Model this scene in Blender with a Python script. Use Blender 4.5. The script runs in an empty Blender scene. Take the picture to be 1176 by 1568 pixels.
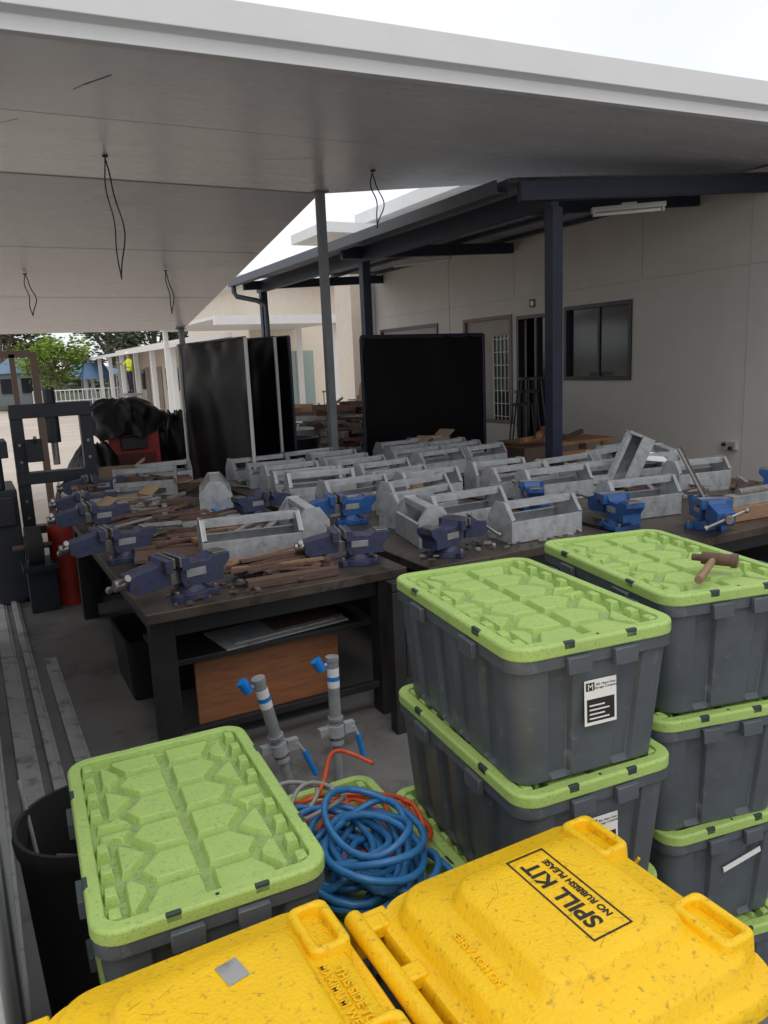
import bpy, math, random
from mathutils import Vector, Matrix
random.seed(7)
sc=bpy.context.scene
COL=bpy.context.collection
R=math.radians
# ------------------------------------------------------------ materials
def mat(name,col,rough=.6,metal=0,var=.0,vscale=6,bump=0,bscale=40,dirt=None,dscale=30,dthr=.6,spec=.5,stretch=None,rvar=0,dw=.1):
    m=bpy.data.materials.new(name);m.use_nodes=True
    nt=m.node_tree;N=nt.nodes;Lk=nt.links
    b=N['Principled BSDF'];b.inputs['Roughness'].default_value=rough;b.inputs['Metallic'].default_value=metal
    b.inputs['Specular IOR Level'].default_value=spec
    b.inputs['Base Color'].default_value=(*col,1)
    tc=N.new('ShaderNodeTexCoord');src=tc.outputs['Object']
    if stretch:
        mp=N.new('ShaderNodeMapping');mp.inputs['Scale'].default_value=stretch;Lk.new(src,mp.inputs[0]);src=mp.outputs[0]
    out=None
    if var>0:
        n=N.new('ShaderNodeTexNoise');n.inputs['Scale'].default_value=vscale;n.inputs['Detail'].default_value=6;n.inputs['Roughness'].default_value=.65
        Lk.new(src,n.inputs['Vector'])
        r=N.new('ShaderNodeValToRGB')
        r.color_ramp.elements[0].position=.3;r.color_ramp.elements[1].position=.7
        r.color_ramp.elements[0].color=(*[c*(1-var) for c in col],1);r.color_ramp.elements[1].color=(*[min(1,c*(1+var*.7)) for c in col],1)
        Lk.new(n.outputs['Fac'],r.inputs[0]);out=r.outputs[0]
        if rvar:
            mr=N.new('ShaderNodeMapRange');mr.inputs[3].default_value=max(.05,rough-rvar);mr.inputs[4].default_value=min(1,rough+rvar)
            Lk.new(n.outputs['Fac'],mr.inputs[0]);Lk.new(mr.outputs[0],b.inputs['Roughness'])
    if dirt:
        n2=N.new('ShaderNodeTexNoise');n2.inputs['Scale'].default_value=dscale;n2.inputs['Detail'].default_value=8;n2.inputs['Roughness'].default_value=.7
        Lk.new(tc.outputs['Object'],n2.inputs['Vector'])
        r2=N.new('ShaderNodeValToRGB');r2.color_ramp.elements[0].position=dthr;r2.color_ramp.elements[1].position=min(1,dthr+dw)
        Lk.new(n2.outputs['Fac'],r2.inputs[0])
        mx=N.new('ShaderNodeMix');mx.data_type='RGBA'
        Lk.new(r2.outputs[0],mx.inputs[0])
        if out: Lk.new(out,mx.inputs[6])
        else: mx.inputs[6].default_value=(*col,1)
        mx.inputs[7].default_value=(*dirt,1);out=mx.outputs[2]
    if out: Lk.new(out,b.inputs['Base Color'])
    if bump:
        n3=N.new('ShaderNodeTexNoise');n3.inputs['Scale'].default_value=bscale;n3.inputs['Detail'].default_value=5
        Lk.new(tc.outputs['Object'],n3.inputs['Vector'])
        bp=N.new('ShaderNodeBump');bp.inputs['Strength'].default_value=bump;bp.inputs['Distance'].default_value=.004
        Lk.new(n3.outputs['Fac'],bp.inputs['Height']);Lk.new(bp.outputs[0],b.inputs['Normal'])
    return m
M={}
M['lime']=mat('lime_plastic',(.37,.53,.14),.5,var=.10,vscale=7,bump=.35,bscale=300,dirt=(.26,.35,.15),dscale=110,dthr=.55)
M['limef']=mat('lime_dusty_shaded_recess',(.29,.41,.13),.65,var=.14,vscale=9,bump=.3,bscale=300,dirt=(.20,.27,.12),dscale=90,dthr=.52)  # dusty recess floor, base darkened to paint in shade that soft light lacks
M['limed']=mat('lime_dark',(.03,.05,.05),.6)
M['tote']=mat('grey_plastic',(.080,.094,.110),.42,var=.22,vscale=5,dirt=(.15,.16,.165),dscale=14,dthr=.59,bump=.15,bscale=200,rvar=.1)
M['yel']=mat('yellow_plastic',(.88,.53,.002),.5,var=.08,vscale=6,bump=.5,bscale=150,dirt=(.38,.24,.02),dscale=75,dthr=.56,dw=.14)
M['blk']=mat('black_print',(.012,.012,.012),.6,dirt=(.45,.28,.01),dscale=120,dthr=.66)
M['rubber']=mat('black_rubber',(.02,.02,.02),.75)
M['white']=mat('white_label',(.75,.75,.73),.5)
M['galv']=mat('galvanised',(.46,.48,.50),.42,metal=.35,var=.22,vscale=16,rvar=.12,bump=.1,bscale=60,dirt=(.30,.31,.32),dscale=10,dthr=.56)
M['galv2']=mat('galvanised_dull',(.32,.33,.34),.5,metal=.3,var=.3,vscale=10,rvar=.1)
M['vice']=mat('vice_blue',(.042,.052,.115),.5,var=.4,vscale=25,dirt=(.035,.03,.03),dscale=25,dthr=.52)
M['vice2']=mat('vice_bright_blue',(.018,.085,.27),.45,var=.3,vscale=25,dirt=(.05,.045,.045),dscale=22,dthr=.56)
M['steel']=mat('bare_steel',(.30,.28,.26),.35,metal=.8,var=.3,vscale=20)
M['rust']=mat('rusty_steel',(.14,.08,.06),.7,metal=.2,var=.4,vscale=30)
M['benchtop']=mat('bench_steel',(.080,.062,.050),.38,metal=.3,var=.5,vscale=4,rvar=.15,dirt=(.035,.03,.028),dscale=9,dthr=.52)
M['benchleg']=mat('bench_leg_black',(.016,.016,.018),.5,var=.3,vscale=8)
M['wood']=mat('timber',(.28,.17,.10),.7,var=.35,vscale=10,stretch=(1,12,12))
M['wood2']=mat('dark_timber',(.12,.072,.055),.7,var=.4,vscale=10,stretch=(1,12,12))
M['card']=mat('cardboard',(.33,.23,.15),.85,var=.15,vscale=5)
M['ply']=mat('plywood',(.28,.11,.045),.65,var=.3,vscale=6,stretch=(1,1,8))
M['post']=mat('post_grey',(.20,.22,.24),.5,var=.15,vscale=6)
M['navy']=mat('navy_steel',(.014,.020,.042),.5,var=.2,vscale=5)
M['mach']=mat('machine_dark',(.014,.017,.026),.5,var=.3,vscale=8)
M['ceil']=mat('ceiling_panel',(.70,.69,.705),.26,var=.06,vscale=1.2,stretch=(.4,2.2,1),rvar=.1,dirt=(.60,.59,.595),dscale=1.6,dthr=.54,dw=.2,bump=.4,bscale=4)
M['fascia']=mat('fascia_white',(.70,.70,.70),.5,var=.04,vscale=2)
M['seam']=mat('panel_seam',(.54,.535,.53),.5)
M['smudge']=mat('ceiling_scuff',(.16,.16,.16),.7)
M['wall']=mat('cream_wall',(.54,.51,.475),.75,var=.05,vscale=1.5,bump=.1,bscale=90,dirt=(.48,.45,.415),dscale=.9,dthr=.5,dw=.3)
M['joint']=mat('wall_joint',(.42,.40,.375),.8)
M['lwall']=mat('grey_wall',(.52,.53,.54),.7,var=.1,vscale=3,dirt=(.33,.32,.30),dscale=5,dthr=.6)
M['glass']=mat('dark_glass',(.012,.014,.018),.12,spec=.6)
M['dframe']=mat('dark_frame',(.02,.02,.025),.4)
M['brown']=mat('brown_frame',(.19,.13,.10),.6)
M['blind']=mat('blind',(.33,.30,.27),.8,var=.1)
M['gut']=mat('gutter_steel',(.05,.06,.075),.45,var=.2)
M['awn']=mat('awning_sheet',(.30,.32,.34),.5,var=.1,vscale=3)
M['vinyl']=mat('black_vinyl',(.006,.006,.008),.33,spec=.10)
M['tarp']=mat('black_tarp',(.010,.010,.012),.45,spec=.3)
M['conc']=mat('workshop_concrete',(.155,.15,.145),.5,var=.25,vscale=1.3,rvar=.15,dirt=(.09,.087,.083),dscale=2.2,dthr=.53,bump=.1,bscale=60)
M['yard']=mat('yard_ground',(.54,.47,.40),.9,var=.2,vscale=.35,dirt=(.40,.35,.29),dscale=.6,dthr=.55)
M['grass']=mat('grass',(.06,.09,.03),.9,var=.4,vscale=1)
M['cream']=mat('cream_paint',(.70,.62,.53),.8,var=.06)
M['roofw']=mat('roof_white',(.73,.74,.75),.5,var=.05)
M['teal']=mat('teal_paint',(.28,.36,.34),.6)
M['door']=mat('door_paint',(.33,.28,.24),.6)
M['red']=mat('red_paint',(.36,.03,.02),.45,var=.3)
M['dred']=mat('dark_red_paint',(.12,.018,.012),.4,var=.3)
M['bluer']=mat('blue_roof',(.09,.17,.30),.5,var=.15,vscale=.5)
M['hosb']=mat('blue_hose',(.03,.17,.40),.4,var=.2,vscale=30,dirt=(.10,.16,.24),dscale=20,dthr=.6)
M['hoso']=mat('orange_hose',(.60,.08,.02),.4,var=.15,vscale=30)
M['hosg']=mat('grey_hose',(.30,.30,.28),.5)
M['bluecap']=mat('blue_cap',(.01,.20,.62),.4)
M['cable']=mat('black_cable',(.015,.015,.015),.6)
M['pale']=mat('pale_board',(.34,.34,.33),.6,var=.15,vscale=4,dirt=(.17,.165,.155),dscale=6,dthr=.52)
M['hiv']=mat('hi_vis_yellow',(.62,.75,.03),.8)
M['trou']=mat('trousers_navy',(.02,.025,.05),.9)
M['skin']=mat('skin',(.45,.26,.18),.6)
M['leafl']=mat('leaf_lime',(.16,.25,.02),.8,var=.5,vscale=1.2)
M['leafd']=mat('leaf_olive',(.11,.125,.075),.85,var=.5,vscale=.7)
M['bark']=mat('bark',(.20,.16,.13),.9,var=.3)
M['orange']=mat('orange_timber',(.36,.18,.09),.65,var=.25)
M['plastw']=mat('off_white_plastic',(.6,.6,.57),.5)
M['soot']=mat('scuff_faint',(.50,.31,.02),.7)

# ------------------------------------------------------------ mesh builder
class B:
    def __init__(s): s.v=[];s.f=[];s.m=[];s.mats=[]
    def mi(s,k):
        if k not in s.mats: s.mats.append(k)
        return s.mats.index(k)
    def add(s,vs,fs,k,T=None):
        o=len(s.v);i=s.mi(k)
        for p in vs:
            p=Vector(p)
            if T is not None: p=T@p
            s.v.append(tuple(p))
        for f in fs: s.f.append([a+o for a in f]);s.m.append(i)
    def box(s,lo,hi,k,T=None):
        x0,y0,z0=lo;x1,y1,z1=hi
        s.add([(x0,y0,z0),(x1,y0,z0),(x1,y1,z0),(x0,y1,z0),(x0,y0,z1),(x1,y0,z1),(x1,y1,z1),(x0,y1,z1)],
              [(0,3,2,1),(4,5,6,7),(0,1,5,4),(1,2,6,5),(2,3,7,6),(3,0,4,7)],k,T)
    def cb(s,c,d,k,rz=0,rx=0,ry=0,T=None):
        X=Matrix.Translation(c)@Matrix.Rotation(rz,4,'Z')@Matrix.Rotation(ry,4,'Y')@Matrix.Rotation(rx,4,'X')
        if T is not None: X=T@X
        s.box((-d[0]/2,-d[1]/2,-d[2]/2),(d[0]/2,d[1]/2,d[2]/2),k,X)
    def prism(s,poly,z0,z1,k,T=None):
        n=len(poly)
        vs=[(p[0],p[1],z0) for p in poly]+[(p[0],p[1],z1) for p in poly]
        fs=[tuple(range(n-1,-1,-1)),tuple(range(n,2*n))]+[(i,(i+1)%n,n+(i+1)%n,n+i) for i in range(n)]
        s.add(vs,fs,k,T)
    def beam(s,a,b,w,h,k):
        a=Vector(a);b=Vector(b);d=b-a;L=d.length
        q=d.to_track_quat('X','Z').to_matrix().to_4x4()
        s.box((0,-w/2,-h/2),(L,w/2,h/2),k,Matrix.Translation(a)@q)
    def cyl(s,a,b,r,k,n=16,r2=None,cap=True):
        a=Vector(a);b=Vector(b);d=b-a;L=d.length
        if r2 is None:r2=r
        T=Matrix.Translation(a)@d.to_track_quat('Z','Y').to_matrix().to_4x4()
        vs=[(r*math.cos(t*2*math.pi/n),r*math.sin(t*2*math.pi/n),0) for t in range(n)]+[(r2*math.cos(t*2*math.pi/n),r2*math.sin(t*2*math.pi/n),L) for t in range(n)]
        fs=[(i,(i+1)%n,n+(i+1)%n,n+i) for i in range(n)]
        if cap: fs+=[tuple(range(n-1,-1,-1)),tuple(range(n,2*n))]
        s.add(vs,fs,k,T)
    def rings(s,rs,k,T=None,cap0=True,cap1=True,kcap=None):
        n=len(rs[0]);vs=[p for r in rs for p in r];fs=[]
        for j in range(len(rs)-1):
            for i in range(n): fs.append((j*n+i,j*n+(i+1)%n,(j+1)*n+(i+1)%n,(j+1)*n+i))
        if cap0: fs.append(tuple(range(n-1,-1,-1)))
        if cap1: fs.append(tuple(range((len(rs)-1)*n,len(rs)*n)))
        s.add(vs,fs,k,T)
        if kcap: s.m[-1]=s.mi(kcap)
    def tube(s,pts,r,k,n=8):
        pts=[Vector(p) for p in pts];rs=[];up=Vector((0,0,1))
        prev=None
        for i,p in enumerate(pts):
            t=(pts[min(i+1,len(pts)-1)]-pts[max(i-1,0)]).normalized()
            if prev is None:
                a=t.cross(up)
                if a.length<.05: a=t.cross(Vector((1,0,0)))
                a.normalize()
            else:
                a=(prev-t*prev.dot(t));a.normalize()
            prev=a;b=t.cross(a)
            rs.append([tuple(p+a*r*math.cos(q*2*math.pi/n)+b*r*math.sin(q*2*math.pi/n)) for q in range(n)])
        s.rings(rs,k)
    def mesh(s,name,smooth=None):
        me=bpy.data.meshes.new(name);me.from_pydata(s.v,[],s.f)
        for k in s.mats: me.materials.append(M[k])
        me.polygons.foreach_set('material_index',s.m)
        if smooth is not None:
            me.polygons.foreach_set('use_smooth',[True]*len(s.f))
            me.update();me.set_sharp_from_angle(angle=R(smooth))
        me.update();return me
    def obj(s,name,smooth=None,bevel=0,loc=(0,0,0),rz=0,parent=None,seg=2):
        me=s.mesh(name,smooth);return place(name,me,loc,rz,parent,bevel,seg)
def place(name,me,loc=(0,0,0),rz=0,parent=None,bevel=0,seg=2):
    o=bpy.data.objects.new(name,me);COL.objects.link(o);o.location=loc;o.rotation_euler=(0,0,rz)
    if parent: o.parent=parent
    if bevel:
        md=o.modifiers.new('bev','BEVEL');md.width=bevel;md.segments=seg;md.limit_method='ANGLE';md.angle_limit=R(35)
    return o
def empty(name,loc=(0,0,0),rz=0):
    o=bpy.data.objects.new(name,None);COL.objects.link(o);o.location=loc;o.rotation_euler=(0,0,rz);return o
def rrect(w,l,r,z,cx=0,cy=0,n=6):
    pts=[]
    for (sx,sy,a0) in ((1,1,0),(-1,1,90),(-1,-1,180),(1,-1,270)):
        for i in range(n+1):
            a=R(a0+90*i/n);pts.append((cx+sx*(w/2-r)+r*math.cos(a),cy+sy*(l/2-r)+r*math.sin(a),z))
    return pts

# ------------------------------------------------------------ camera
Hc=1.93;p=R(11.0);r=R(2.5);yaw=R(28)
fw=Vector((math.sin(yaw)*math.cos(p),math.cos(yaw)*math.cos(p),-math.sin(p)))
rt=Vector((math.cos(yaw),-math.sin(yaw),0));dn=-(rt.cross(fw))
cr=rt*math.cos(r)+dn*math.sin(r);cd=-rt*math.sin(r)+dn*math.cos(r)
cam=bpy.data.cameras.new('camera');cam.sensor_fit='HORIZONTAL';cam.sensor_width=36;cam.lens=36*1180/1176;cam.clip_start=.05;cam.clip_end=2000
co=bpy.data.objects.new('camera',cam);COL.objects.link(co)
mw=Matrix((( cr.x,-cd.x,-fw.x,0),(cr.y,-cd.y,-fw.y,0),(cr.z,-cd.z,-fw.z,Hc),(0,0,0,1)))
co.matrix_world=mw;sc.camera=co

# ------------------------------------------------------------ ground
b=B();b.box((-600,-300,-.5),(600,900,0),'yard');b.obj('ground')
b=B();b.box((-3,-4,-.2),(8.6,9.6,.004),'conc');b.obj('workshop_floor')
b=B();b.add([(-600,52,.02),(600,52,.02),(600,900,.02),(-600,900,.02)],[(0,1,2,3)],'grass');b.obj('grass_field')

# ------------------------------------------------------------ canopy
zc=3.74
def yf(x): return 4.90-.066*x
b=B()
near=[(-2.5,yf(-2.5)),(9.0,yf(9)),(9.0,4.75),(7.9,5.45),(3.66,8.05),(-2.5,8.05)]
b.prism(near,zc,zc+.10,'ceil')
b.add([(-2.5,8.05,zc),(3.66,8.05,zc),(3.40,13.35,2.60),(-2.5,13.6,2.60),(-2.5,8.05,zc+.1),(3.66,8.05,zc+.1),(3.40,13.35,2.70),(-2.5,13.6,2.70)],
      [(0,3,2,1),(4,5,6,7),(1,2,6,5),(2,3,7,6),(3,0,4,7)],'ceil')
prof=[(-.02,-.03),(-.09,-.03),(-.09,.05),(-.15,.075),(-.15,.25),(-.02,.27)]
rs=[]
for x in (-2.5,9.0): rs.append([(x,yf(x)+a,zc+c) for a,c in prof])
b.rings(rs,'fascia')
b.add([(-2.5,yf(-2.5)-.02,zc+.27),(9,yf(9)-.02,zc+.27),(9,yf(9)+3,zc+.5),(-2.5,yf(-2.5)+3,zc+.5)],[(0,1,2,3)],'fascia')
b.beam((-2.5,8.05,zc-.006),(3.66,8.05,zc-.006),.04,.008,'seam')
canopy=b.obj('canopy_roof',bevel=.004)
b=B()
for y in (6.3,): b.beam((-2.4,y,zc-.001),(5.0,y-.2,zc-.001),.004,.002,'seam')
for y in (9.8,11.6):
    z=zc-(y-8.05)*1.14/5.3
    b.beam((-2.4,y,z-.003),(3.5,y,z-.003),.005,.002,'seam')
b.beam((.93,5.55,zc-.001),(1.06,5.32,zc-.001),.010,.002,'smudge');b.beam((.88,5.66,zc-.001),(.95,5.50,zc-.001),.004,.002,'smudge')
b.beam((3.2,5.5,zc-.001),(3.5,5.3,zc-.001),.004,.002,'seam');b.beam((.45,6.6,zc-.001),(.60,6.4,zc-.001),.006,.002,'seam')
b.beam((2.6,6.9,zc-.001),(3.1,6.7,zc-.001),.004,.002,'seam')
o=b.obj('ceiling_seams',parent=canopy)
def post(name,x,y,z,w,k,cap=True,base=True):
    b=B();b.box((x-w/2,y-w/2,.005),(x+w/2,y+w/2,z),k)
    if base: b.box((x-w,y-w,.006),(x+w,y+w,.02),k)
    if cap: b.box((x-w*.9,y-w*.9,z-.012),(x+w*.9,y+w*.9,z-.001),k)
    return b.obj(name,bevel=.004)
post('canopy_post',3.62,7.95,zc,.085,'post')
post('canopy_post',3.34,13.2,2.62,.085,'post')
post('canopy_post',-2.2,13.2,2.62,.085,'post')
def hang(x,y,z,l,w):
    b=B()
    for s in (0,1):
        pts=[]
        for i in range(25):
            t=i/24
            pts.append((x+.04*math.sin(t*2)+w*(.5 if s else -.45)*math.sin(t*math.pi)*(1+.5*math.sin(t*9+s*2)),y+w*.4*math.sin(t*7+s),z-l*t))
        b.tube(pts,.006,'cable',6)
    b.cyl((x,y,z),(x,y,z-.012),.025,'cable',12)
    b.obj('hanging_cable',smooth=40)
hang(1.31,7.18,3.735,1.0,.08);hang(3.72,6.92,3.735,.52,.08);hang(.85,10.6,3.17,.50,.08);hang(2.5,10.4,3.21,.55,.05)

# ------------------------------------------------------------ left wall & floor boards
b=B();b.box((-.25,1.28,.004),(-.07,6.2,zc-.002),'lwall');b.box((-.07,1.28,.006),(-.055,6.2,.09),'pale')
b.obj('side_wall',bevel=.003)
for (x0,x1,y0,y1,z) in ((.0,.10,2.9,8.4,.02),(.14,.20,3.3,8.0,.03),(.26,.34,3.9,5.6,.02)):
    b=B()
    for q in range(2): b.box((x0,y0+q*.02,.006+q*z/2),(x1-q*.02,y1-q*.3,.006+z/2*(q+1)-.001),'pale')
    b.obj('long_board',bevel=.003)

# ------------------------------------------------------------ classroom building on the right
def wallx(b,x0,x1,y0,y1,z0,z1,ops,k):
    ys=sorted(set([y0,y1]+[o[0] for o in ops]+[o[1] for o in ops]))
    for a,c in zip(ys,ys[1:]):
        h=[o for o in ops if o[0]<=a+1e-6 and o[1]>=c-1e-6]
        if not h: b.box((x0,a,z0),(x1,c,z1),k)
        else:
            o=h[0]
            if o[2]>z0: b.box((x0,a,z0),(x1,c,o[2]),k)
            if o[3]<z1: b.box((x0,a,o[3]),(x1,c,z1),k)
bld=empty('classroom_building')
b=B()
ops=[(7.25,8.50,1.57,2.57),(8.66,9.56,.01,2.52),(9.68,10.98,.9,2.56),(11.78,13.9,1.2,2.56)]
wallx(b,7.5,7.68,-3,14.3,.004,3.72,ops,'wall')
b.box((7.5,14.3,.004),(14,14.48,3.72),'wall')
b.box((7.3,14.1,.004),(7.5,14.3,3.5),'roofw')
b.obj('walls',parent=bld)
b=B();b.box((7.55,5.5,3.722),(7.66,9.4,4.02),'gut');b.obj('dark_gap_strip',parent=bld)  # added dark strip, fills the gap between canopy and awning that reads dark
b=B()
for z in (2.78,): b.box((7.494,-3,z),(7.5,14.1,z+.008),'joint')
for y in (4.0,5.6,7.1,8.58,9.62,11.4): b.box((7.495,y,2.8 if 7<y<11 else .05),(7.5,y+.008,3.7),'joint')
b.obj('wall_joints',parent=bld)
b=B()
b.box((7.9,-3,.0),(8.0,14.3,3.7),'dframe')  # dark sheet behind the openings stands in for the unlit room
for (a,c,z0,z1),st in zip(ops,('w','d','b','w2')):
    fr='dframe' if st!='b' else 'brown'
    t=.05
    for lo,hi in (((7.48,a,z1-t),(7.6,c,z1)),((7.48,a,z0),(7.6,c,z0+t)),((7.48,a,z0+t),(7.6,a+t,z1-t)),((7.48,c-t,z0+t),(7.6,c,z1-t))): b.box(lo,hi,fr)
    if st=='w':
        b.box((7.55,a+t,z0+t),(7.56,c-t,z1-t),'glass')
        b.box((7.53,(a+c)/2-.02,z0+t),(7.58,(a+c)/2+.02,z1-t),fr)
    if st=='w2':
        b.box((7.55,a+t,z0+t),(7.56,c-t,z1-t),'glass')
        b.box((7.53,a+t,1.95),(7.545,c-t,z1-t),'blind')
    if st=='b':
        b.box((7.54,a+t,z0+t),(7.55,c-t,z1-t),'blind')
        b.box((7.525,a+.1,z0+t),(7.535,a+.5,z1-.3),'glass')
        for q in range(5): b.box((7.505,a+.1+q*.1,z0+t),(7.52,a+.108+q*.1,z1-.3),'white')
        for q in range(7): b.box((7.500,a+.1,z0+.1+q*.2),(7.515,a+.5,z0+.108+q*.2),'white')
    if st=='d':
        b.box((7.56,a+t,z0+t),(7.57,a+.5,z1-t),'glass')
        b.box((7.50,a+.45,z0+t),(7.57,a+.5,z1-t),fr)
        b.box((7.85,a+.5,.02),(7.88,c-t,2.4),'blind')
b.obj('window_and_door_frames',parent=bld)
b=B()
b.box((7.485,9.25-.12,2.62),(7.5,9.25+.0,2.74),'dframe');b.box((7.482,9.16,2.65),(7.486,9.22,2.71),'white')
b.obj('room_number_sign',bevel=.002)
b=B();b.box((7.46,5.66,.80),(7.5,5.84,.90),'joint');b.box((7.455,5.68,.82),(7.46,5.75,.885),'blind');b.cyl((7.455,5.80,.86),(7.42,5.80,.86),.02,'dframe')
b.box((7.43,5.70,.80),(7.46,5.74,.84),'dframe')
b.obj('power_outlet',bevel=.003)
# awning
aw=empty('veranda_awning')
def za(x): return 3.40+(x-4.6)*.15/2.9
b=B()
ys=[5.85+i*.05 for i in range(int((14.0-5.85)/.05)+1)]
vs=[];fs=[]
for i,y in enumerate(ys):
    dz=.018*(1 if (i//2)%2 else 0)
    for x in (4.6,7.5): vs.append((x,y,za(x)+.10+dz))
for i in range(len(ys)-1): fs.append((2*i,2*i+1,2*i+3,2*i+2))
b.add(vs,fs,'awn')
b.add([(4.6,5.85,za(4.6)+.10),(7.5,5.85,za(7.5)+.10),(7.5,5.40,za(7.5)+.10)],[(0,2,1)],'awn')
b.obj('roof_sheet',parent=aw)
b=B()
b.beam((5,5.80,za(5)-.06),(5,13.9,za(5)-.06),.09,.20,'navy')
for y in (9.66,13.75): b.beam((4.66,y,za(4.66)-.03),(7.5,y,za(7.5)-.03),.08,.15,'navy')
b.beam((4.62,5.84,za(4.66)-.025),(7.49,5.42,za(7.5)-.0),.08,.17,'navy')
b.beam((5.1,6.6,za(5)-.04),(7.49,6.3,za(7.5)-.0),.06,.12,'navy')
for x in (5.75,6.5,7.3): b.beam((x,5.90,za(x)+.07),(x,13.95,za(x)+.07),.06,.05,'navy')
b.obj('beams',parent=aw,bevel=.004)
b=B()
rs=[[(4.47+a,y,3.38+c) for a,c in ((0,0),(.13,0),(.13,.13),(.12,.13),(.12,.012),(.01,.012),(.01,.12),(0,.12))] for y in (5.98,14.05)]
b.rings(rs,'gut')
b.tube([(4.53,13.9,3.38),(4.53,13.9,3.28),(4.56,13.86,3.2),(4.9,13.75,3.12),(5.0,13.6,3.02),(5.0,13.58,2.8),(5.0,13.58,.02)],.045,'gut',12)
b.obj('gutter',parent=aw,smooth=40)
for y in (5.82,9.66,13.69):
    b=B();b.box((4.94,y-.06,.005),(5.06,y+.06,3.26),'navy');b.box((4.85,y-.1,.006),(5.15,y+.1,.022),'navy');b.obj('post',parent=aw,bevel=.004)
def fluoro(a,c):
    b=B();a=Vector(a);c=Vector(c);b.beam(a,c,.10,.045,'plastw')
    d=Vector((0,0,-.045));n=(c-a).normalized()
    b.cyl(a+d+n*.04,c+d-n*.04,.016,'white');
    for q in (.02,.96): b.beam(a+(c-a)*q+d*.8,a+(c-a)*(q+.03)+d*.8,.05,.05,'plastw')
    b.beam(a+(c-a)*.4+Vector((0,0,.03)),a+(c-a)*.6+Vector((0,0,.03)),.12,.02,'plastw')
    b.obj('fluorescent_light',smooth=40)
fluoro((5.82,6.2,3.34),(6.42,5.80,3.36));fluoro((5.86,10.4,3.36),(6.42,9.7,3.38))
b=B();b.box((8.4,10.0,5.0),(13,16.6,5.25),'roofw');b.box((8.7,10.2,3.7),(12.8,16.2,5.0),'roofw');b.box((6.8,14.8,4.55),(8.4,16.6,4.75),'roofw')
b.box((7.6,15.4,.0),(12.8,16.2,4.55),'cream')
b.obj('upper_hall_building')

# ------------------------------------------------------------ background buildings
cb=empty('cream_classroom_block')
b=B();b.box((8.9,26,.0),(24,34,4.7),'cream')
b.box((8.4,25.2,4.7),(24.5,34.5,4.95),'roofw');b.obj('walls',parent=cb)
b=B();b.box((9.9,25.93,.2),(11.2,26,2.45),'teal');b.box((10.53,25.9,.25),(10.56,25.93,2.4),'joint')
b.box((12.0,25.93,.05),(12.95,26,2.4),'door');b.box((12.1,25.9,1.2),(12.45,25.93,2.2),'glass')
b.box((13.6,25.93,1.0),(15.2,26,2.3),'glass');b.box((16.2,25.93,1.0),(17.8,26,2.3),'glass')
b.obj('doors_and_windows',parent=cb)
b=B();b.box((5.9,19.8,3.05),(10.6,20.0,3.28),'roofw');b.box((5.9,20.0,3.2),(10.6,26,3.28),'roofw')
for x,y in ((9.9,20.1),(9.4,20.1),(9.9,24),(6.0,25.8)): b.box((x-.07,y-.07,0),(x+.07,y+.07,3.2),'roofw')
b.obj('walkway_roof',parent=cb)
wk=empty('covered_walkway_building')
b=B();b.box((9.2,34.2,0),(15,54,3.4),'cream')
b.add([(6.6,28,2.75),(9.3,28,3.15),(9.3,54,3.15),(6.6,54,2.75),(6.6,28,2.9),(9.3,28,3.3),(9.3,54,3.3),(6.6,54,2.9)],[(0,3,2,1),(4,5,6,7),(0,1,5,4),(1,2,6,5),(2,3,7,6),(3,0,4,7)],'roofw')
b.obj('walls_and_roof',parent=wk)
b=B()
for i in range(8):
    y=29+i*3.4
    b.box((6.85,y-.09,0),(7.03,y+.09,2.85),'roofw')
for y in (35.5,38,41,44,48): b.box((9.13,y,.05),(9.2,y+.95,2.2),'door'); b.box((9.13,y+1.3,1),(9.2,y+2.0,2.1),'glass')
b.obj('columns_and_doors',parent=wk)
b=B()
for i in range(18):
    x=10.0+i*.13;b.cyl((x,22.5,.0),(x,22.5,1.1),.018,'brown',6)
b.beam((9.95,22.5,1.1),(12.35,22.5,1.1),.05,.05,'brown');b.beam((9.95,22.5,.12),(12.35,22.5,.12),.05,.04,'brown')
b.obj('ramp_railing')
b=B()
for i in range(22):
    x=3.2+i*.22;b.cyl((x,44,0),(x,44,1.2),.02,'roofw',6)
b.beam((3.2,44,1.2),(8,44,1.2),.05,.05,'roofw');b.beam((3.2,44,.65),(8,44,.65),.04,.04,'roofw');b.obj('yard_fence')
def shelter(x0,x1,y0,y1,h):
    b=B();b.add([(x0,y0,h),(x1,y0,h),(x1,y1,h),(x0,y1,h),((x0+x1)/2-.5,(y0+y1)/2,h+.9),((x0+x1)/2+.5,(y0+y1)/2,h+.9)],[(0,1,5,4),(1,2,5),(2,3,4,5),(3,0,4),(3,2,1,0)],'bluer')
    for x in (x0+.2,x1-.2):
        for y in (y0+.2,y1-.2): b.cyl((x,y,0),(x,y,h),.07,'post',8)
    b.obj('blue_roof_shelter')
shelter(1.5,4.8,50,55,2.2);shelter(5.2,10.4,55,61,1.9);shelter(6.0,7.6,46,48.5,1.7)
b=B();b.box((-2,60,0),(5,64,2.3),'post');b.box((-2.3,59.7,2.3),(5.3,64.3,2.6),'bluer')
for i in range(5): b.box((-1.5+i*1.3,59.93,.9),(-.6+i*1.3,60,1.9),'glass')
b.obj('distant_school_building')

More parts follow.
